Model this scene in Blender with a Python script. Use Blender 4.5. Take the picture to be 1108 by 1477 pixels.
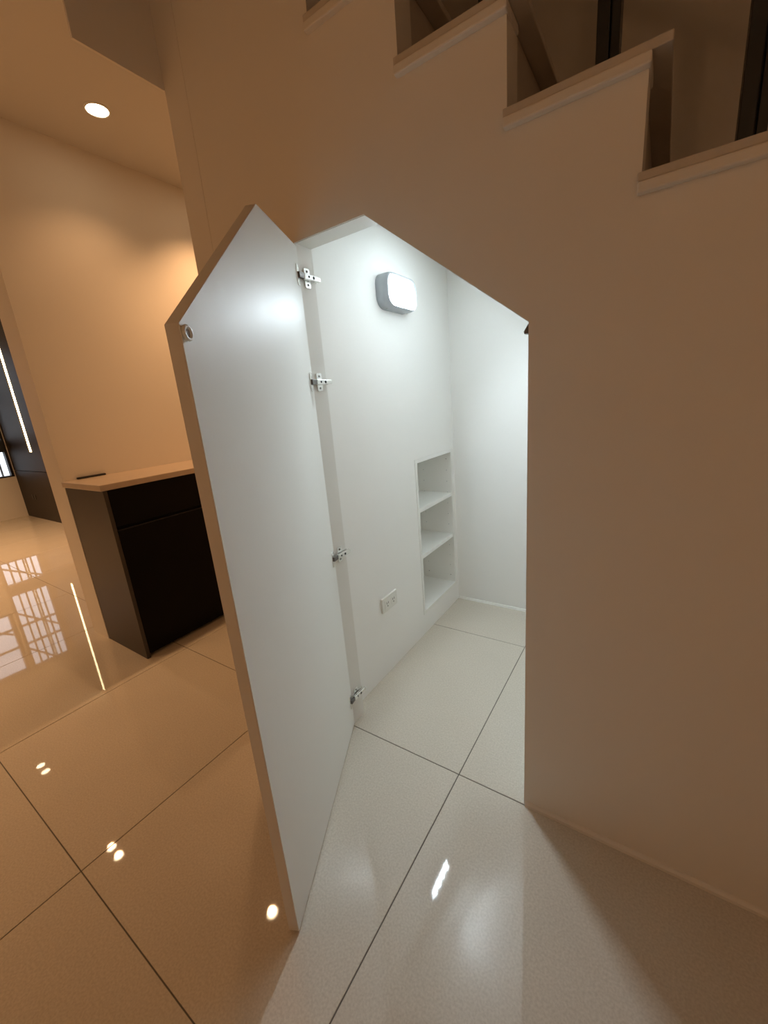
import bpy, bmesh, math, random
from mathutils import Vector, Matrix
random.seed(4)
SC = bpy.context.scene
COL = SC.collection
for o in list(bpy.data.objects):
    bpy.data.objects.remove(o)

# ------------------------------------------------------------------ camera
yaw, pitch, roll = math.radians(-34.7103), math.radians(15.0252), math.radians(-4.9013)
fwd = Vector((math.sin(yaw)*math.cos(pitch), math.cos(yaw)*math.cos(pitch), -math.sin(pitch)))
rgt = Vector((math.cos(yaw), -math.sin(yaw), 0))
upv = rgt.cross(fwd)
c_, s_ = math.cos(roll), math.sin(roll)
cr, cu = c_*rgt + s_*upv, -s_*rgt + c_*upv
cam_d = bpy.data.cameras.new('camera')
cam = bpy.data.objects.new('camera', cam_d)
COL.objects.link(cam)
mw = Matrix.Identity(4)
for i in range(3):
    mw[i][0], mw[i][1], mw[i][2] = cr[i], cu[i], -fwd[i]
mw[2][3] = 1.203
cam.matrix_world = mw
cam_d.sensor_fit = 'HORIZONTAL'
cam_d.sensor_width = 36.0
cam_d.lens = 583.065/1108*36.0
cam_d.clip_start = 0.02
SC.camera = cam

# ------------------------------------------------------------------ world, exposure, light colours
W = bpy.data.worlds.new('world'); SC.world = W; W.use_nodes = True
bg = W.node_tree.nodes['Background']
bg.inputs[0].default_value = (0.86, 0.92, 1.0, 1); bg.inputs[1].default_value = 1.7
SC.view_settings.view_transform = 'Standard'
SC.view_settings.look = 'None'
SC.view_settings.gamma = 1.0
SC.view_settings.use_curve_mapping = False
SC.view_settings.exposure = 0.0
SC.cycles.diffuse_bounces = 8
SC.cycles.max_bounces = 9
SC.cycles.adaptive_threshold = 0.05
WARM = (1.0, 0.555, 0.26)          # ceiling downlights
DOWN_W = 75.0                     # power of one downlight
LAMP_E = 22.0                     # diffuser of the closet lamp
LAMP_FILL_W = 70.0                     # added downward spots at the closet lamp, brightening the floor
COOL = (0.78, 0.91, 1.0)

# ------------------------------------------------------------------ materials
def nt(name):
    m = bpy.data.materials.new(name); m.use_nodes = True
    return m, m.node_tree.nodes, m.node_tree.links, m.node_tree.nodes['Principled BSDF']

def mat(name, col, rough=0.5, metal=0.0, var=0.0, scale=8.0, bump=0.0, bscale=120.0, spec=0.5, coat=0.0):
    m, N, L, b = nt(name)
    b.inputs['Base Color'].default_value = (*col, 1)
    b.inputs['Roughness'].default_value = rough
    b.inputs['Metallic'].default_value = metal
    b.inputs['Specular IOR Level'].default_value = spec
    b.inputs['Coat Weight'].default_value = coat
    tc = N.new('ShaderNodeTexCoord')
    if var:
        n = N.new('ShaderNodeTexNoise'); n.inputs['Scale'].default_value = scale
        n.inputs['Detail'].default_value = 5
        L.new(tc.outputs['Object'], n.inputs['Vector'])
        r = N.new('ShaderNodeMapRange')
        r.inputs[3].default_value = 1-var; r.inputs[4].default_value = 1+var
        L.new(n.outputs['Fac'], r.inputs[0])
        mx = N.new('ShaderNodeVectorMath'); mx.operation = 'SCALE'
        mx.inputs[0].default_value = col
        L.new(r.outputs[0], mx.inputs['Scale'])
        L.new(mx.outputs[0], b.inputs['Base Color'])
    if bump:
        n2 = N.new('ShaderNodeTexNoise'); n2.inputs['Scale'].default_value = bscale
        n2.inputs['Detail'].default_value = 3
        L.new(tc.outputs['Object'], n2.inputs['Vector'])
        bp = N.new('ShaderNodeBump'); bp.inputs['Strength'].default_value = bump
        bp.inputs['Distance'].default_value = 0.002
        L.new(n2.outputs['Fac'], bp.inputs['Height'])
        L.new(bp.outputs[0], b.inputs['Normal'])
    return m

def emit(name, col, strength):
    m, N, L, b = nt(name)
    b.inputs['Base Color'].default_value = (0.8, 0.8, 0.8, 1)
    b.inputs['Emission Color'].default_value = (*col, 1)
    b.inputs['Emission Strength'].default_value = strength
    return m

PAINT = mat('wall_paint', (0.78, 0.73, 0.66), 0.62, var=0.012, scale=2.5, bump=0.05, bscale=220)
CPAINT = mat('closet_paint', (0.91, 0.905, 0.88), 0.5, var=0.01, scale=3, bump=0.05, bscale=200)
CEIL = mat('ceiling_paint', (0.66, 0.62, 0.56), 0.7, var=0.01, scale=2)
WLAM = mat('white_laminate', (0.88, 0.88, 0.85), 0.38, var=0.008, scale=5)
JAMB = mat('jamb_paint', (0.82, 0.81, 0.77), 0.5, var=0.01)
STONE = mat('stair_stone', (0.56, 0.50, 0.43), 0.28, var=0.08, scale=30)
RISER = mat('riser_stone', (0.50, 0.44, 0.38), 0.35, var=0.08, scale=25)
BLACK = mat('black_steel', (0.012, 0.012, 0.013), 0.35)
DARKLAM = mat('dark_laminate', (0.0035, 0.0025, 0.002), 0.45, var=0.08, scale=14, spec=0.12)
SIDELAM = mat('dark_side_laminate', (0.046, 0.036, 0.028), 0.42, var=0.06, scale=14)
COUNTER = mat('counter_stone', (0.58, 0.47, 0.37), 0.3, var=0.09, scale=18)
PANELM = mat('dark_panel', (0.035, 0.026, 0.020), 0.5, var=0.15, scale=9, spec=0.2)
CHROME = mat('nickel', (0.78, 0.77, 0.74), 0.22, metal=1.0, var=0.04)
DSTEEL = mat('dark_steel', (0.20, 0.19, 0.18), 0.35, metal=0.9)
HOLE = mat('dark_hole', (0.02, 0.02, 0.02), 0.6)
PLASTIC = mat('white_plastic', (0.80, 0.79, 0.74), 0.3)
GREYPL = mat('grey_plastic', (0.42, 0.45, 0.48), 0.4)
GROUT = mat('grout', (0.13, 0.115, 0.095), 0.85, var=0.1, scale=20)
SILICONE = mat('silicone', (0.86, 0.85, 0.80), 0.4)
BEADM = mat('cream_bead', (0.74, 0.69, 0.62), 0.45)
RUBBER = mat('black_plastic', (0.015, 0.012, 0.011), 0.45)
OUTGREY = mat('outdoor_steel', (0.10, 0.10, 0.10), 0.5)

def door_material():
    m, N, L, b = nt('door_paint')
    b.inputs['Base Color'].default_value = (0.86, 0.855, 0.815, 1)
    b.inputs['Roughness'].default_value = 0.46; b.inputs['Specular IOR Level'].default_value = 0.34
    tc = N.new('ShaderNodeTexCoord')
    mp = N.new('ShaderNodeMapping'); mp.inputs['Scale'].default_value = (26, 26, 7)
    L.new(tc.outputs['Object'], mp.inputs['Vector'])
    n = N.new('ShaderNodeTexNoise'); n.inputs['Scale'].default_value = 1.0; n.inputs['Detail'].default_value = 3
    L.new(mp.outputs[0], n.inputs['Vector'])
    bp = N.new('ShaderNodeBump'); bp.inputs['Strength'].default_value = 0.25; bp.inputs['Distance'].default_value = 0.0022
    L.new(n.outputs['Fac'], bp.inputs['Height']); L.new(bp.outputs[0], b.inputs['Normal'])
    return m
DOORM = door_material()

def tile_material():
    m, N, L, b = nt('polished_tile')
    b.inputs['Roughness'].default_value = 0.025
    b.inputs['IOR'].default_value = 1.52
    tc = N.new('ShaderNodeTexCoord')
    geo = N.new('ShaderNodeNewGeometry')
    v = N.new('ShaderNodeTexNoise'); v.inputs['Scale'].default_value = 190; v.inputs['Detail'].default_value = 4
    L.new(geo.outputs['Position'], v.inputs['Vector'])
    r = N.new('ShaderNodeValToRGB')
    r.color_ramp.elements[0].position = 0.32; r.color_ramp.elements[0].color = (0.545, 0.487, 0.402, 1)
    r.color_ramp.elements[1].position = 0.66; r.color_ramp.elements[1].color = (0.645, 0.587, 0.495, 1)
    L.new(v.outputs['Fac'], r.inputs[0])
    v2 = N.new('ShaderNodeTexNoise'); v2.inputs['Scale'].default_value = 3.5; v2.inputs['Detail'].default_value = 6
    v2.inputs['Distortion'].default_value = 0.8
    L.new(geo.outputs['Position'], v2.inputs['Vector'])
    r2 = N.new('ShaderNodeMapRange'); r2.inputs[3].default_value = 0.94; r2.inputs[4].default_value = 1.06
    L.new(v2.outputs['Fac'], r2.inputs[0])
    mx = N.new('ShaderNodeVectorMath'); mx.operation = 'SCALE'
    L.new(r.outputs[0], mx.inputs[0]); L.new(r2.outputs[0], mx.inputs['Scale'])
    L.new(mx.outputs[0], b.inputs['Base Color'])
    return m
TILE = tile_material()

def glass_material():
    m, N, L, b = nt('window_glass')
    out = N['Material Output']
    t = N.new('ShaderNodeBsdfTransparent'); g = N.new('ShaderNodeBsdfGlossy')
    g.inputs['Roughness'].default_value = 0.01
    f = N.new('ShaderNodeFresnel'); f.inputs['IOR'].default_value = 1.3
    mx = N.new('ShaderNodeMixShader')
    L.new(f.outputs[0], mx.inputs[0]); L.new(t.outputs[0], mx.inputs[1]); L.new(g.outputs[0], mx.inputs[2])
    L.new(mx.outputs[0], out.inputs['Surface'])
    return m
GLASS = glass_material()
LAMPM = emit('lamp_diffuser', COOL, LAMP_E)
DOWNM = emit('downlight_lens', (1.0, 0.80, 0.52), 20.0)
LEDM = emit('led_strip', (1.0, 0.74, 0.40), 12.0)
COVEM = emit('cove_led', (1.0, 0.66, 0.34), 3.5)

# ------------------------------------------------------------------ mesh helpers
class MB:
    def __init__(self): self.v = []; self.f = []; self.sm = []
    def add(self, vs, fs, smooth=False):
        n = len(self.v); self.v += [tuple(p) for p in vs]
        self.f += [tuple(i+n for i in f) for f in fs]; self.sm += [smooth]*len(fs)
        return self
    def box(self, a, b):
        x0, y0, z0 = a; x1, y1, z1 = b
        return self.add([(x0,y0,z0),(x1,y0,z0),(x1,y1,z0),(x0,y1,z0),(x0,y0,z1),(x1,y0,z1),(x1,y1,z1),(x0,y1,z1)],
                 [(0,3,2,1),(4,5,6,7),(0,1,5,4),(1,2,6,5),(2,3,7,6),(3,0,4,7)])
    def prism(self, poly, fn, d0, d1):
        """poly: 2D counter-clockwise list; fn(u, v, d) -> 3D point"""
        n = len(poly)
        vs = [fn(u, v, d0) for u, v in poly] + [fn(u, v, d1) for u, v in poly]
        fs = [tuple(range(n))[::-1], tuple(range(n, 2*n))]
        fs += [(i, (i+1) % n, n+(i+1) % n, n+i) for i in range(n)]
        return self.add(vs, fs)
    def lathe(self, prof, fn, seg=24, close=True, smooth=True):
        """prof: list of (radius, height); fn(x, y, h) -> 3D"""
        vs = []; fs = []
        for r, hgt in prof:
            for k in range(seg):
                a = 2*math.pi*k/seg
                vs.append(fn(r*math.cos(a), r*math.sin(a), hgt))
        for j in range(len(prof)-1):
            for k in range(seg):
                k2 = (k+1) % seg
                fs.append((j*seg+k, j*seg+k2, (j+1)*seg+k2, (j+1)*seg+k))
        if close:
            fs.append(tuple(range(seg))[::-1]); m = (len(prof)-1)*seg
            fs.append(tuple(range(m, m+seg)))
        return self.add(vs, fs, smooth)
    def build(self, name, material, parent=None, bevel=0.0, seg=2):
        me = bpy.data.meshes.new(name)
        me.from_pydata(self.v, [], self.f); me.update()
        me.polygons.foreach_set('use_smooth', self.sm)
        bm = bmesh.new(); bm.from_mesh(me)
        bmesh.ops.recalc_face_normals(bm, faces=bm.faces)
        bm.to_mesh(me); bm.free()
        o = bpy.data.objects.new(name, me); COL.objects.link(o)
        me.materials.append(material)
        if bevel:
            md = o.modifiers.new('bevel', 'BEVEL'); md.width = bevel; md.segments = seg
            md.limit_method = 'ANGLE'; md.angle_limit = math.radians(40)
        if parent: set_parent(o, parent)
        return o

def set_parent(o, p):
    o.parent = p
    bpy.context.view_layer.update()
    o.matrix_parent_inverse = p.matrix_world.inverted()

def empty(name, loc, label=None, cat=None, group=None, kind=None):
    o = bpy.data.objects.new(name, None); COL.objects.link(o)
    o.location = loc; o.empty_display_size = 0.05
    bpy.context.view_layer.update()
    return tag(o, label, cat, group, kind)

def tag(o, label=None, cat=None, group=None, kind=None):
    if label: o['label'] = label
    if cat: o['category'] = cat
    if group: o['group'] = group
    if kind: o['kind'] = kind
    return o

def struct(o, label=None, cat=None):
    return tag(o, label, cat, None, 'structure')

XZ = lambda u, v, d: (u, d, v)     # wall along x, extruded along y
YZ = lambda u, v, d: (d, u, v)     # wall along y, extruded along x
XY = lambda u, v, d: (u, v, d)

# ------------------------------------------------------------------ key dimensions (metres)
YW0, YW1 = 0.976, 1.046            # front wall (hall face, closet face)
XJ, XR = -0.908, -0.253            # closet opening
ZT, XA, ZS = 1.665, -0.660, 1.348  # opening: flat top height, where the slant starts, slant end height
XCL = -0.955                       # closet left wall
YB = 2.117                         # closet back wall
XP0, XP1 = -1.372, -1.27            # partition at the left end of the front wall
XW0, XW1 = -2.80, -2.605           # orange-lit wall
YE = 0.808                         # its free end
HC = 2.60                          # ceiling
YN, YF = -2.6, 3.0
XRR = 2.2
YL = 1.938                         # far wall of living area
XWIN = -7.904
SL = (ZT-ZS)/(XR-XA)               # slope of stairs
def ceil_z(x): return ZT - SL*(x-XA)

# ------------------------------------------------------------------ floor with tiles
fl = MB().box((XWIN-0.2, YN-0.2, -0.12), (XRR+0.2, YF+0.2, -0.0015)).build('floor', GROUT)
struct(fl, 'beige polished floor tiles running through the hall and closet', 'floor')
TS, G = 0.8, 0.0028
def tile_mesh():
    m = MB().box((-TS/2+G/2, -TS/2+G/2, -0.010), (TS/2-G/2, TS/2-G/2, 0.0))
    me = m.build('tile', TILE, None, 0)
    bm = bmesh.new(); bm.from_mesh(me.data)
    bmesh.ops.bevel(bm, geom=[e for e in bm.edges if all(abs(v.co.z) < 1e-6 for v in e.verts)],
                    offset=0.0009, segments=1, affect='EDGES')
    bm.to_mesh(me.data); bm.free()
    return me
t0 = tile_mesh(); first = True
for i in range(-10, 4):
    for j in range(-5, 3):
        x = -0.463 + TS*i + TS/2; y = 0.972 + TS*j + TS/2
        if x < XWIN-0.35 or x > XRR+0.35 or y < YN-0.35 or y > YF+0.35: continue
        t = t0 if first else t0.copy()
        if not first: COL.objects.link(t)
        first = False
        t.location = (x, y, 0)
        t.parent = fl

# ------------------------------------------------------------------ front wall with stepped top and the house-shaped opening
RUN, RISE = 0.2385, 0.1835
def RX(k): return -0.060 - RUN*(k-1)      # x of the riser below tread k
def TZ(k): return 1.553 + RISE*k          # top of tread k
TT = 0.030
KLO, KHI = -7, 5
poly = [(XP1, 0), (XJ, 0), (XJ, ZT), (XA, ZT), (XR, ZS), (XR, 0), (XRR, 0)]
top = [(XRR, TZ(KLO)-TT)]
for k in range(KLO, KHI+1):
    xr = RX(k+1)
    if k == KLO: top = [(XRR, max(0.02, TZ(k)-TT))]
    top.append((xr, TZ(k)-TT)); top.append((xr, TZ(k+1)-TT))
top = [p for p in top if p[0] > XP1+0.01]
poly += top + [(XP1, top[-1][1])]
wf = MB().prism(poly, XZ, YW0, YW1).build('wall_front', PAINT)
struct(wf, 'stair side wall with stepped top and house-shaped closet opening', 'wall')
# white liner of the opening (the painted reveal)
lin = MB()
e = 0.0012
lin.box((XJ, YW0+0.004, 0), (XJ+e, YW1, ZT))
lin.box((XJ, YW0+0.004, ZT-e), (XA+0.002, YW1, ZT))
lin.add([(XA, YW0+0.004, ZT), (XR, YW0+0.004, ZS), (XR, YW1, ZS), (XA, YW1, ZT),
         (XA, YW0+0.004, ZT-e*1.3), (XR, YW0+0.004, ZS-e*1.3), (XR, YW1, ZS-e*1.3), (XA, YW1, ZT-e*1.3)],
        [(0,1,2,3), (4,7,6,5), (0,4,5,1), (1,5,6,2), (2,6,7,3), (3,7,4,0)])
lin.box((XR-e, YW0+0.004, 0), (XR, YW1, ZS))
struct(lin.build('opening_reveal', JAMB, wf))
# small steel strike in the corner under the slant
MB().prism([(XR-e, ZS-0.024), (XR-e, ZS-0.004), (XR-0.011, ZS-0.019), (XR-0.010, ZS-0.024)], XZ, YW0+0.003, YW0+0.022).build('strike', DSTEEL, wf)

# ------------------------------------------------------------------ closet shell
NY0, NY1, NZ0, NZ1, NX = 1.667, 2.092, 0.109, 0.930, -1.175
wl = MB()
wl.box((XP1, YW1, 0), (XCL, NY0, 1.885)).box((XP1, NY1, 0), (XCL, YB, 1.885))
wl.box((XP1, NY0, 0), (XCL, NY1, NZ0)).box((XP1, NY0, NZ1), (XCL, NY1, 1.885))
wl.box((XP1, NY0, NZ0), (NX, NY1, NZ1))
wcl = struct(wl.build('wall_closet_left', CPAINT), 'white closet side wall carrying the lamp and shelf niche', 'wall')
czm = lambda x: ceil_z(x)+0.05
wcb = MB().prism([(XP1, 0), (2.0, 0), (2.0, 0.05), (1.3, 0.05), (1.3, czm(1.3)), (XP1, czm(XP1))], XZ, YB, YB+0.12).build('wall_closet_back', CPAINT)
wsw = MB().prism([(XP1, czm(XP1)), (1.3, czm(1.3)), (1.3, 0.05), (2.0, 0.05), (2.0, 0), (XRR, 0), (XRR, 4.6), (XP1, 4.6)], XZ, YB, YB+0.12).build('wall_stairwell', PAINT)
struct(wsw, 'dim cream stairwell wall seen behind the railing posts', 'wall')
struct(wcb, 'white rear wall of the closet beside the shelf niche', 'wall')
XCR = 0.95
wcr = MB().box((XCR, YW1, 0), (XCR+0.06, YB, max(0.2, ceil_z(XCR+0.06)))).build('wall_closet_right', CPAINT)
struct(wcr, 'hidden low end wall of the under-stair closet', 'wall')
cz = lambda x: ceil_z(x)+0.001
cc = MB().prism([(XP1, cz(XP1)), (1.3, cz(1.3)), (1.3, cz(1.3)+0.10), (XP1, cz(XP1)+0.10)], XZ, YW1, YB).build('ceiling_closet', CPAINT)
struct(cc, 'sloping white closet ceiling under the stairs', 'ceiling')

# ------------------------------------------------------------------ partition and beam at the left, orange-lit wall, room shell
pt = MB().box((XP0, 0.975, 0), (XP1, YF, 4.6)).box((XP0-0.008, 0.724, 2.203), (XP0, 0.975, 4.6)).build('wall_partition', PAINT)
struct(pt, 'narrow return wall with dropped beam at left end of stair wall', 'wall')
wm = MB().box((XW0, YE, 0), (XW1, YF, HC)).build('wall_middle', PAINT)
struct(wm, 'warm lit plain wall behind the dark cabinet', 'wall')
struct(MB().box((XW1, YF, 0), (XP0, YF+0.1, HC)).build('wall_corridor_end', PAINT), 'corridor end wall', 'wall')
struct(MB().box((XWIN-0.1, YL, 0), (XW0, YL+0.1, 3.0)).build('wall_back', PAINT), 'cream far wall of the living area beside the dark panel', 'wall')
struct(MB().box((XWIN-0.1, YN-0.1, 0), (XRR+0.1, YN, HC+0.4)).build('wall_near', PAINT), 'cream wall behind the viewer', 'wall')
struct(MB().box((XRR, YN, 0), (XRR+0.1, YB+0.12, 4.6)).build('wall_right', PAINT), 'cream wall at far right of hall', 'wall')
# window wall with openings
WA = (1.385, 1.895, 0.610, 2.385)   # right casement (y0,y1,z0,z1)
WB = (-0.40, 1.360, 1.380, 2.385)   # wide high window
ww = MB()
def yz_box(m, y0, y1, z0, z1): m.box((XWIN-0.12, y0, z0), (XWIN, y1, z1))
yz_box(ww, YN, YL, 2.385, 3.0)
yz_box(ww, WA[1], YL, 0, 2.385); yz_box(ww, WA[0], WA[1], 0, WA[2])
yz_box(ww, WB[1], WA[0], 0, 2.385); yz_box(ww, WB[0], WB[1], 0, WB[2]); yz_box(ww, YN, WB[0], 0, 2.385)
struct(ww.build('wall_window', PAINT), 'cream wall holding the black framed windows', 'wall')
# ceilings
XC, YC = -6.40, 1.50
ce = MB()
ce.box((XC, YN, HC), (XRR, 0.724, HC+0.12))
ce.box((XC, 0.724, HC), (XP0-0.008, YC, HC+0.12))
ce.box((XW0, YC, HC), (XP0, YF, HC+0.12))
ce.box((XC-0.02, YN, HC), (XC, YC+0.02, HC+0.25)).box((XC, YC, HC), (XW0, YC+0.02, HC+0.25))
struct(ce.build('ceiling', CEIL), 'plain ceiling over hall and left room', 'ceiling')
cv = MB().box((XWIN, YN, 2.86), (XC+0.1, YL, 2.96)).box((XC+0.1, YC-0.1, 2.86), (XW0, YL, 2.96))
struct(cv.build('ceiling_cove', CEIL), 'raised perimeter ceiling recess of the living area', 'ceiling')
# stairwell above the hall
sw = MB()
sw.box((XP0-0.1, 0.62, HC), (XRR, 0.724, 4.6)).box((XP0-0.1, 0.62, HC), (XP0-0.008, YB, 4.6)).box((XP0-0.1, 0.62, 4.6), (XRR+0.1, YB+0.12, 4.7))
struct(sw.build('ceiling_stairwell', PAINT), 'unlit upper stairwell enclosure above the stairs', 'ceiling')

# ------------------------------------------------------------------ beads along wall bases
struct(MB().prism([(YW0-0.010, 0), (YW0, 0), (YW0, 0.014), (YW0-0.004, 0.013), (YW0-0.009, 0.008)], YZ, XR+0.004, XRR).build('trim_1', BEADM), 'thin cream bead along the foot of the stair wall', 'trim')
struct(MB().prism([(YB-0.009, 0), (YB, 0), (YB, 0.012), (YB-0.004, 0.011)], YZ, XCL, XCR).build('trim_2', SILICONE), 'thin white bead along the closet back wall', 'trim')

# ------------------------------------------------------------------ stairs
st = empty('staircase', (RX(KLO)+RUN, 1.5, 0), 'pale stone staircase rising to the left above the closet', 'stairs')
for k in range(KLO, KHI+1):
    x0, x1 = RX(k+1)-0.006, RX(k)+0.032
    if k == KLO: x1 = min(x1, XRR-0.01)
    td = MB().box((x0, YW0-0.012, TZ(k)-TT+0.018), (x1, YB-0.002, TZ(k)+0.003)).build('tread', STONE, st, 0.002)
    MB().box((x0+0.001, YW0-0.015, TZ(k)-TT), (min(x1, RX(k)+0.004), YW1-0.004, TZ(k)-TT+0.018)).build('edge_strip', BEADM, td, 0.003)
    # riser standing on tread k, set a little behind the wall's return
    xr = RX(k+1)
    if k < KHI:
        MB().box((xr-0.022, YW1+0.0005, TZ(k)+0.003), (xr-0.006, YB-0.002, TZ(k+1)-TT+0.017)).build('riser', RISER, st)
# return strips: painted ends of the wall at each riser are the wall's own faces (70 mm deep)

rail = empty('stair_railing', (RX(1)-0.08, 1.12, TZ(1)), 'black steel railing posts standing on the stair treads', 'railing')
YPST = 1.125
for k in range(-2, 4):
    xc = RX(k)-0.082
    p = MB().box((xc-0.020, YPST-0.02, TZ(k)+0.0035), (xc+0.003, YPST+0.02, TZ(k)+1.0))
    p.box((xc+0.006, YPST-0.02, TZ(k)+0.0035), (xc+0.021, YPST+0.02, TZ(k)+1.0)).box((xc-0.019, YPST-0.005, TZ(k)+0.0035), (xc+0.020, YPST+0.018, TZ(k)+1.0))
    po = p.build('post', BLACK, rail, 0.0015)
    MB().box((xc-0.03, YPST-0.03, TZ(k)+0.0032), (xc+0.03, YPST+0.03, TZ(k)+0.007)).build('base_plate', BLACK, po)
a, b = RX(-2)-0.082+0.05, RX(3)-0.082-0.05
za, zb = TZ(-2)+0.99, TZ(3)+0.99
MB().prism([(a, za-0.04), (a, za), (b, zb+0.04), (b, zb)], XZ, YPST-0.025, YPST+0.025).build('handrail', BLACK, rail, 0.004)

# ------------------------------------------------------------------ closet door (house-shaped leaf, ajar)
HX, HY = -0.9035, 0.9785
ang = math.radians(-64.3)
ux, uy = math.cos(ang), math.sin(ang)
nx, ny = -uy, ux                     # inner-face normal
DW, DT = 0.649, 0.026
def DP(s, z, d): return (HX + ux*s + nx*d, HY + uy*s + ny*d, z)
dpoly = [(0.0, 0.006), (DW, 0.006), (DW, 1.347), (0.264, 1.656), (0.0, 1.656)]
door = MB().prism(dpoly, DP, -DT, -0.0012).build('door_1', PAINT, None, 0.0015)
struct(door, 'white house-shaped closet door standing ajar', 'door')
MB().prism(dpoly, DP, -0.0012, 0.0).build('inner_face', DOORM, door)
# ring catch near latch corner
def ring(m, cs, czz, R, r, d0, seg=28, ms=10):
    vs = []; fs = []
    for k in range(seg):
        a = 2*math.pi*k/seg
        for q in range(ms):
            b2 = 2*math.pi*q/ms
            rr = R + r*math.cos(b2)
            vs.append(DP(cs + rr*math.cos(a), czz + rr*math.sin(a), d0 + r*math.sin(b2)))
    for k in range(seg):
        for q in range(ms):
            fs.append((k*ms+q, ((k+1) % seg)*ms+q, ((k+1) % seg)*ms+(q+1) % ms, k*ms+(q+1) % ms))
    m.add(vs, fs, True)
rm = MB(); ring(rm, DW-0.0125, 1.334, 0.0096, 0.0032, 0.003)
rc = rm.build('catch_ring', PLASTIC, door)
rc['label'] = 'white plastic ring of the push catch'
MB().lathe([(0.006, 0.0), (0.006, 0.002), (0.004, 0.003)], lambda x, y, h: DP(DW-0.0125+x, 1.334+y, h), 16).build('catch_pin', GREYPL, rc)

def hinge(z):
    hg = empty('hinge', (XJ+e, YW0+0.03, z)); set_parent(hg, door)
    hg['label'] = 'nickel concealed cup hinge'
    x0 = XJ+e
    # mounting plate on jamb: cross shaped
    wing = [(0.000, -0.007), (0.010, -0.009), (0.010, -0.024), (0.014, -0.027), (0.030, -0.027), (0.034, -0.024), (0.034, -0.009),
            (0.060, -0.008), (0.060, 0.008), (0.034, 0.009), (0.034, 0.024), (0.030, 0.027), (0.014, 0.027), (0.010, 0.024), (0.010, 0.009), (0.000, 0.007)]
    f = lambda u, v, d: (x0+d, YW0+0.012+u, z+v)
    MB().prism(wing, f, 0.0, 0.004).build('mounting_plate', CHROME, hg, 0.0008)
    arm = MB().prism([(-0.004, -0.0085), (0.066, -0.0065), (0.066, 0.0065), (-0.004, 0.0085)], f, 0.007, 0.018).build('arm', CHROME, hg, 0.002)
    for u, r in ((0.014, 0.0032), (0.034, 0.0042)):
        MB().lathe([(r, 0.0), (r, 0.0006)], lambda a, b, h, u=u: f(u+a, b, 0.0180+h), 12).build('screw', HOLE, hg)
    for v in (-0.018, 0.018):
        MB().lathe([(0.0034, 0.0), (0.0034, 0.0012), (0.002, 0.0016)], lambda a, b, h, v=v: f(0.022+a, v+b, 0.004+h), 12).build('screw', DSTEEL, hg)
    # flange and cup on the door face
    fpoly = [(0.012, -0.026), (0.020, -0.029), (0.028, -0.026), (0.031, -0.012), (0.031, 0.012), (0.028, 0.026), (0.020, 0.029), (0.012, 0.026), (0.009, 0.012), (0.009, -0.012)]
    g = lambda u, v, d: DP(u, z+v, d)
    MB().prism(fpoly, g, 0.0, 0.0028).build('cup_flange', CHROME, hg, 0.0006)
    # knuckle link between cup and arm
    p0 = Vector(g(0.017, 0, 0.004)); p1 = Vector(f(0.002, 0, 0.012))
    dv = (p1-p0); ln = dv.length; dv.normalize(); sd = dv.cross(Vector((0, 0, 1)))
    lk = MB()
    q = lambda t, w, hh: tuple(p0 + dv*t + sd*w + Vector((0, 0, hh)))
    lk.add([q(-0.004,-0.005,-0.008), q(ln+0.004,-0.004,-0.007), q(ln+0.004,0.004,-0.007), q(-0.004,0.005,-0.008),
            q(-0.004,-0.005,0.008), q(ln+0.004,-0.004,0.007), q(ln+0.004,0.004,0.007), q(-0.004,0.005,0.008)],
           [(0,3,2,1),(4,5,6,7),(0,1,5,4),(1,2,6,5),(2,3,7,6),(3,0,4,7)])
    lk.build('knuckle', DSTEEL, hg, 0.0015)
for z in (1.578, 1.283, 0.702, 0.120):
    hinge(z)

# ------------------------------------------------------------------ closet lamp
LY, LZ = 1.566, 1.626
def stadium(hw, hh, seg=7):
    """rounded rectangle outline, counter-clockwise"""
    r = min(hh, 0.046*hh/0.064); pts = []
    for cx, cy, a0 in ((hw-r, -hh+r, -90), (hw-r, hh-r, 0), (-hw+r, hh-r, 90), (-hw+r, -hh+r, 180)):
        for k in range(seg+1):
            a = math.radians(a0 + 90*k/seg); pts.append((cx+r*math.cos(a), cy+r*math.sin(a)))
    return pts
def loft(m, secs, fn, cap0=True, cap1=True, smooth=True):
    n = len(secs[0][0]); vs = []; fs = []
    for pts, d in secs: vs += [fn(u, v, d) for u, v in pts]
    for j in range(len(secs)-1):
        for k in range(n):
            k2 = (k+1) % n; fs.append((j*n+k, j*n+k2, (j+1)*n+k2, (j+1)*n+k))
    m.add(vs, fs, smooth)
    caps = []
    if cap0: caps.append(tuple(range(n))[::-1])
    if cap1: caps.append(tuple(range((len(secs)-1)*n, len(secs)*n)))
    nb = len(m.v)-len(vs)
    for c in caps: m.f.append(tuple(i+nb for i in c)); m.sm.append(False)
lf = lambda u, v, d: (XCL+d, LY+u, LZ+v)
lamp = empty('bulkhead_lamp', (XCL, LY, LZ), 'lit oblong white bulkhead lamp with grey rim on closet wall', 'lamp')
bm_ = MB(); loft(bm_, [(stadium(0.116, 0.064), 0.0), (stadium(0.116, 0.064), 0.040), (stadium(0.114, 0.062), 0.052), (stadium(0.1115, 0.0595), 0.0562), (stadium(0.1085, 0.0565), 0.0562), (stadium(0.107, 0.055), 0.0495)], lf)
bo = bm_.build('rim', GREYPL, lamp)
dm = MB(); loft(dm, [(stadium(0.1068, 0.0548), 0.0496), (stadium(0.104, 0.052), 0.0512), (stadium(0.090, 0.040), 0.0516)], lf, cap0=False)
dm.build('diffuser', LAMPM, lamp)
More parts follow.
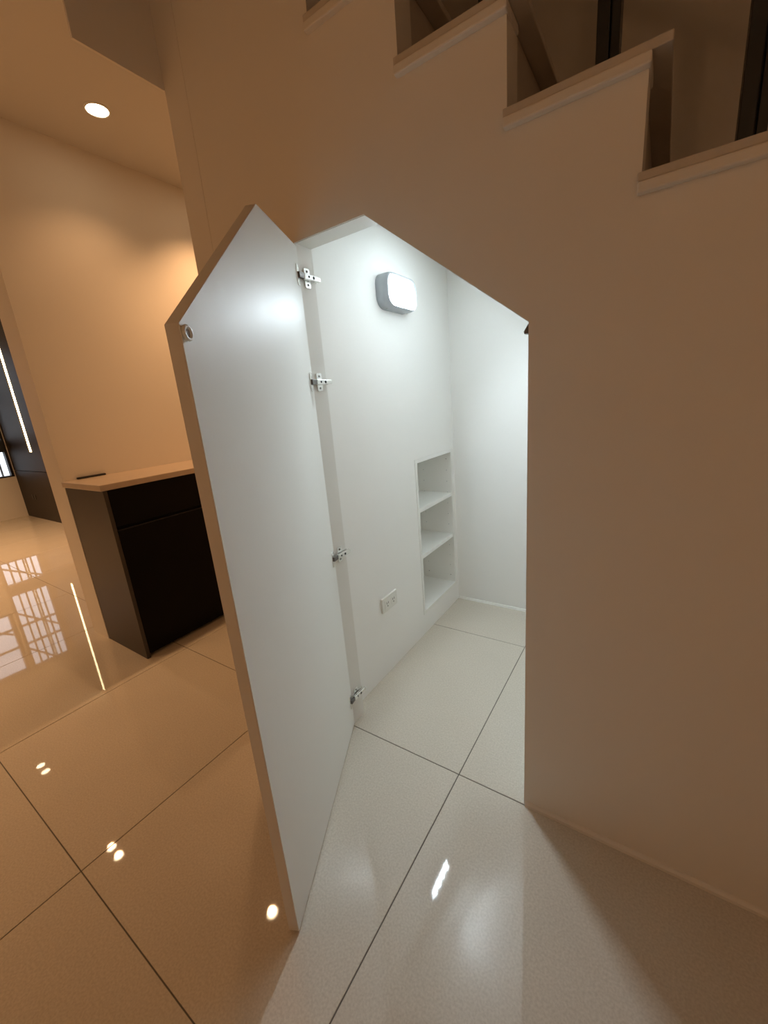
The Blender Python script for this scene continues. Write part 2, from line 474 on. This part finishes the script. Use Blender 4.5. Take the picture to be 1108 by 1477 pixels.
for u in (-0.078, -0.026, 0.026, 0.078):  # fill spots added in front of the diffuser to brighten the closet floor
    sd_ = bpy.data.lights.new('bulkhead_fill', 'SPOT')
    sd_.energy = LAMP_FILL_W/4; sd_.color = COOL; sd_.spot_size = math.radians(155); sd_.spot_blend = 1.0; sd_.shadow_soft_size = 0.012
    so_ = bpy.data.objects.new('bulkhead_fill', sd_); COL.objects.link(so_)
    so_.location = (XCL+0.0520, LY+u, LZ)
    so_.rotation_euler = Vector((0.66, -0.24, -0.71)).to_track_quat('-Z', 'Y').to_euler()
    set_parent(so_, lamp)
for u in (-0.08, 0.08):
    MB().lathe([(0.004, 0), (0.004, 0.003)], lambda a, b, h, u=u: (XCL+0.022+a, LY+u+b*0.6, LZ-0.063-h*0.6), 10).build('rim_screw', CHROME, lamp)

# ------------------------------------------------------------------ recessed shelves
sh = empty('recessed_shelf', (NX, (NY0+NY1)/2, NZ0), 'white built-in niche with two shelves low in closet wall', 'shelf')
T = 0.018; XF = XCL+0.002
MB().box((NX, NY0+0.0005, NZ0+0.0005), (NX+0.006, NY1-0.0005, NZ1-0.0005)).build('back_panel', WLAM, sh)
for y0 in (NY0+0.0005, NY1-T-0.0005):
    sp = MB().box((NX+0.006, y0, NZ0+0.0005), (XF, y0+T, NZ1-0.0005)).build('side_panel', WLAM, sh, 0.0008)
    yy = NY1-T-0.0005
    if y0 == yy:
        zz = NZ0+0.06
        while zz < NZ1-0.04:
            for xx in (XCL-0.028, NX+0.045):
                MB().lathe([(0.0023, 0), (0.0023, 0.0006)], lambda a, b, h, xx=xx, zz=zz: (xx+a, yy-h+0.0001, zz+b), 8).build('pin_hole', GREYPL if (zz > 0.2 and zz < 0.84) else HOLE, sp)
            zz += 0.032*2
for z0 in (NZ0+0.0005, NZ1-T-0.0005):
    MB().box((NX+0.006, NY0+T+0.0005, z0), (XF, NY1-T-0.0005, z0+T)).build('panel', WLAM, sh, 0.0008)
for z0 in (0.660, 0.414):
    MB().box((NX+0.006, NY0+T+0.001, z0), (XF-0.006, NY1-T-0.001, z0+0.020)).build('shelf_board', WLAM, sh, 0.001)

# ------------------------------------------------------------------ wall outlet in closet
oy, oz = 1.353, 0.343
ot = empty('wall_outlet', (XCL, oy, oz), 'white double power outlet low on the closet wall', 'outlet')
of = lambda u, v, d: (XCL+d, oy+u, oz+v)
MB().prism([(-0.060, -0.035), (0.060, -0.035), (0.060, 0.035), (-0.060, 0.035)], of, 0.0, 0.010).build('plate', PLASTIC, ot, 0.003)
MB().prism([(-0.046, -0.0225), (0.046, -0.0225), (0.046, 0.0225), (-0.046, 0.0225)], of, 0.010, 0.0115).build('insert', PLASTIC, ot, 0.0008)
for u in (-0.024, 0.024):
    so = MB().prism([(u-0.018, -0.017), (u+0.018, -0.017), (u+0.018, 0.017), (u-0.018, 0.017)], of, 0.0115, 0.0125).build('socket', PLASTIC, ot, 0.0004)
    for du in (-0.006, 0.006):
        MB().prism([(u+du-0.0013, 0.000), (u+du+0.0013, 0.000), (u+du+0.0013, 0.010), (u+du-0.0013, 0.010)], of, 0.0125, 0.0129).build('slot', HOLE, so)
    MB().lathe([(0.003, 0), (0.003, 0.0004)], lambda a, b, h, u=u: of(u+a, -0.009+b, 0.0125+h), 10).build('slot', HOLE, so)

# ------------------------------------------------------------------ dark cabinet and counter
CX0, CX1, CY0, CY1 = XW1+0.001, -2.160, YE+0.002, 1.72
cab = empty('low_cabinet', (CX1, CY0, 0), 'dark brown floor cabinet with one drawer above a door', 'cabinet')
CT = 0.912
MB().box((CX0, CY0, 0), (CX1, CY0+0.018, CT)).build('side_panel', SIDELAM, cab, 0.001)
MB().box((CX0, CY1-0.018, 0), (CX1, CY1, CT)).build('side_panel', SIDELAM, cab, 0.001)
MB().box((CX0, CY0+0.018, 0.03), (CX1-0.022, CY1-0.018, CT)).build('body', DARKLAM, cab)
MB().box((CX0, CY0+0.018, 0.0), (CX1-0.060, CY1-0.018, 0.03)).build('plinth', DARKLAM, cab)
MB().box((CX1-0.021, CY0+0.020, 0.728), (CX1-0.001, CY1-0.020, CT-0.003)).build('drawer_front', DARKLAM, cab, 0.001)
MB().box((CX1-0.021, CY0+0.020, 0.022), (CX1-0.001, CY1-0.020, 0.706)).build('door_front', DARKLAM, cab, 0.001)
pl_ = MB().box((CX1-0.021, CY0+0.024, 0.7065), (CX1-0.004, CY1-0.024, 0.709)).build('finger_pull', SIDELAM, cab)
ctop = MB().prism([(CX0, CY0-0.012), (CX1-0.012, CY0-0.012), (CX1+0.012, CY0-0.012), (CX1+0.012, CY1), (CX0, CY1)], XY, CT+0.0005, 0.942).build('countertop', COUNTER, None, 0.003)
tag(ctop, 'beige stone countertop lying on the dark cabinet', 'countertop')
bar = MB().box((-2.603, 0.870, 0.9425), (-2.585, 1.010, 0.9525)).build('power_bar', RUBBER, None, 0.003)
tag(bar, 'slim black bar lying on the countertop against the wall', 'power bar')

# ------------------------------------------------------------------ dark panel with LED line in the living area
pn = empty('wall_panel', (-7.3, YL-0.001, 0), 'dark full-height wall panel with vertical light line at far left', 'wall panel')
LX0, LX1 = -6.995, -6.935
PY0 = YL-0.030
MB().box((XWIN+0.001, PY0, 0.70), (LX0-0.061, YL-0.001, 2.86)).build('panel_board', PANELM, pn)
MB().box((LX1+0.006, PY0, 0.70), (-5.6, YL-0.001, 2.86)).build('panel_board', PANELM, pn)
MB().box((LX0-0.061, PY0+0.016, 0.70), (LX1+0.006, YL-0.001, 2.86)).build('groove', BEADM, pn)
MB().box((XWIN+0.001, PY0, 0.0), (-5.6, YL-0.001, 0.692)).build('panel_board', PANELM, pn)
MB().box((LX0-0.061, PY0, 0.70), (LX1+0.006, PY0+0.016, 0.955)).build('groove_cover', PANELM, pn)
MB().box((LX0, PY0-0.003, 0.965), (LX1, PY0+0.0155, 2.78)).build('light_line', LEDM, pn)
for xx in (-7.44, -7.35):
    MB().box((xx-0.032, PY0-0.006, 0.285), (xx+0.032, PY0, 0.355)).build('socket', RUBBER, pn, 0.002)

# ------------------------------------------------------------------ windows
def window(name, spec, label, mull_y, rail_z, fw=0.045):
    y0, y1, z0, z1 = spec
    w = empty(name, (XWIN-0.06, (y0+y1)/2, z0), label, 'window', None, 'structure')
    X0, X1 = XWIN-0.09, XWIN+0.006
    def fr(a0, a1, b0, b1, nm='frame'): MB().box((X0, a0, b0), (X1, a1, b1)).build(nm, BLACK, w, 0.002)
    fr(y0, y0+fw, z0, z1); fr(y1-fw, y1, z0, z1); fr(y0+fw, y1-fw, z0, z0+fw*0.6); fr(y0+fw, y1-fw, z1-fw, z1)
    ys = [y0+fw] + [v for m_ in mull_y for v in (m_-0.03, m_+0.03)] + [y1-fw]
    for m_ in mull_y: fr(m_-0.03, m_+0.03, z0+fw*0.6, z1-fw, 'mullion')
    zs = [z0+fw*0.6] + [v for m_ in rail_z for v in m_] + [z1-fw]
    for m_ in rail_z:
        for i in range(0, len(ys), 2): fr(ys[i], ys[i+1], m_[0], m_[1], 'transom')
    for i in range(0, len(ys), 2):
        for j in range(0, len(zs), 2):
            MB().box((XWIN-0.05, ys[i], zs[j]), (XWIN-0.044, ys[i+1], zs[j+1])).build('pane', GLASS, w)
    return w
window('window_1', WA, 'narrow black framed window beside the dark panel', [], [(0.975, 1.145)], 0.032)
window('window_2', WB, 'wide high black framed window further left', [0.45], [])
gr = empty('window_grille', (XWIN-0.3, 1.3, 0), 'dark steel security grille outside the windows', 'grille')
XG = XWIN-0.28
for y in [-0.4+0.45*k for k in range(4)] + [1.46, 1.555, 1.645, 1.735, 1.765, 1.83]:
    MB().box((XG-0.012, y-0.010, 0.3), (XG+0.012, y+0.010, 3.0)).build('bar', OUTGREY, gr)
for z in (0.55, 1.06, 1.745, 2.06, 2.7):
    MB().box((XG-0.036, -0.6, z-0.016), (XG-0.012, 2.1, z+0.016)).build('rail', OUTGREY, gr)
for (ya, za, yb, zb) in ((1.40, 1.45, 2.0, 2.0), (1.36, 2.02, 1.9, 2.62), (0.6, 1.3, 1.40, 1.85), (1.2, 0.6, 1.95, 1.05)):
    d = Vector((0, yb-ya, zb-za)).normalized(); n_ = Vector((0, -d.z, d.y))*0.014
    pts = [(ya+n_.y, za+n_.z), (ya-n_.y, za-n_.z), (yb-n_.y, zb-n_.z), (yb+n_.y, zb+n_.z)]
    MB().prism(pts, YZ, XG+0.012, XG+0.030).build('brace', OUTGREY, gr)
yd = MB().box((-16, -12, -0.3), (XWIN-0.2, 12, -0.12)).build('outdoor_ground', mat('concrete', (0.4, 0.39, 0.37), 0.9, var=0.1, scale=3))
struct(yd, 'pale concrete ground outside the window', 'ground')

# ------------------------------------------------------------------ downlights and ceiling lights, some added out of view
def downlight(x, y, label, group=None, r=0.045, power=DOWN_W, ztop=HC, cone=112, blend=1.0):
    d = empty('downlight', (x, y, ztop), label, 'downlight', group)
    f = lambda a, b, h: (x+a, y+b, ztop-h)
    MB().lathe([(r+0.010, 0.0), (r+0.010, 0.003), (r+0.004, 0.005), (r, 0.004), (r, 0.0005)], f, 28, close=False).build('trim_ring', PLASTIC, d)
    MB().lathe([(r, 0.0005), (r, 0.002), (r*0.9, 0.003)], f, 28).build('lens', DOWNM, d)
    ld = bpy.data.lights.new('downlight_lamp', 'SPOT')
    ld.energy = power; ld.color = WARM; ld.spot_size = math.radians(cone); ld.spot_blend = blend
    ld.shadow_soft_size = r*0.7
    lo = bpy.data.objects.new('downlight_lamp', ld); COL.objects.link(lo)
    lo.location = (x, y, ztop-0.02)
    set_parent(lo, d)
downlight(-2.245, 1.225, 'round recessed downlight in ceiling above the dark cabinet', power=DOWN_W*0.20)
downlight(-2.245, 1.88, 'added unseen downlight deeper in the corridor beyond the cabinet', power=DOWN_W*0.85)  # added out of sight to brighten the wall above the cabinet
for x, lb in ((-3.82, 'nearer lamp of the twin downlights past the cabinet wall'), (-3.965, 'further lamp of the twin downlights past the cabinet wall'),
              (-5.63, 'nearer lamp of the twin downlights near the far windows'), (-5.79, 'further lamp of the twin downlights near the far windows')):
    downlight(x, 0.785, lb, 'twin downlights of the living area', r=0.04, power=DOWN_W*(0.25 if x > -5 else 1.8))
for x, lb in ((-3.4, 'right lamp of an added unseen downlight pair in the front living area'), (-3.55, 'left lamp of an added unseen downlight pair in the front living area')):
    downlight(x, -1.2, lb, 'added downlights out of view', r=0.05, power=DOWN_W*1.35)  # pair added out of view to lift the wall end and ceiling
dl = empty('added_hall_lamp', (1.3, -1.7, HC), 'added unseen hall ceiling lamp behind the viewer', 'lamp')  # fixture added behind the viewer to light the hall
df = lambda a, b, h: (1.3+a, -1.7+b, HC-h)
MB().lathe([(0.17, 0.0), (0.17, 0.02), (0.16, 0.025)], df, 32).build('base', PLASTIC, dl)
MB().lathe([(0.155, 0.025), (0.15, 0.05), (0.12, 0.08), (0.07, 0.098), (0.02, 0.103)], df, 32).build('dome', emit('added_lamp_dome', (1.0, 0.70, 0.42), 3.0), dl)
hl = bpy.data.lights.new('hall_fill_light', 'POINT'); hl.energy = 8.5; hl.color = WARM; hl.shadow_soft_size = 0.06  # fill light of the added hall fixture
ho = bpy.data.objects.new('hall_fill_light', hl); COL.objects.link(ho); ho.location = (1.3, -1.7, HC-0.19); set_parent(ho, dl)
cl = MB().box((XC-0.06, -1.2, HC+0.252), (XC-0.03, YC+0.02, HC+0.257)).build('cove_light', COVEM)
tag(cl, 'hidden warm light strip on the ceiling recess edge', 'light strip')
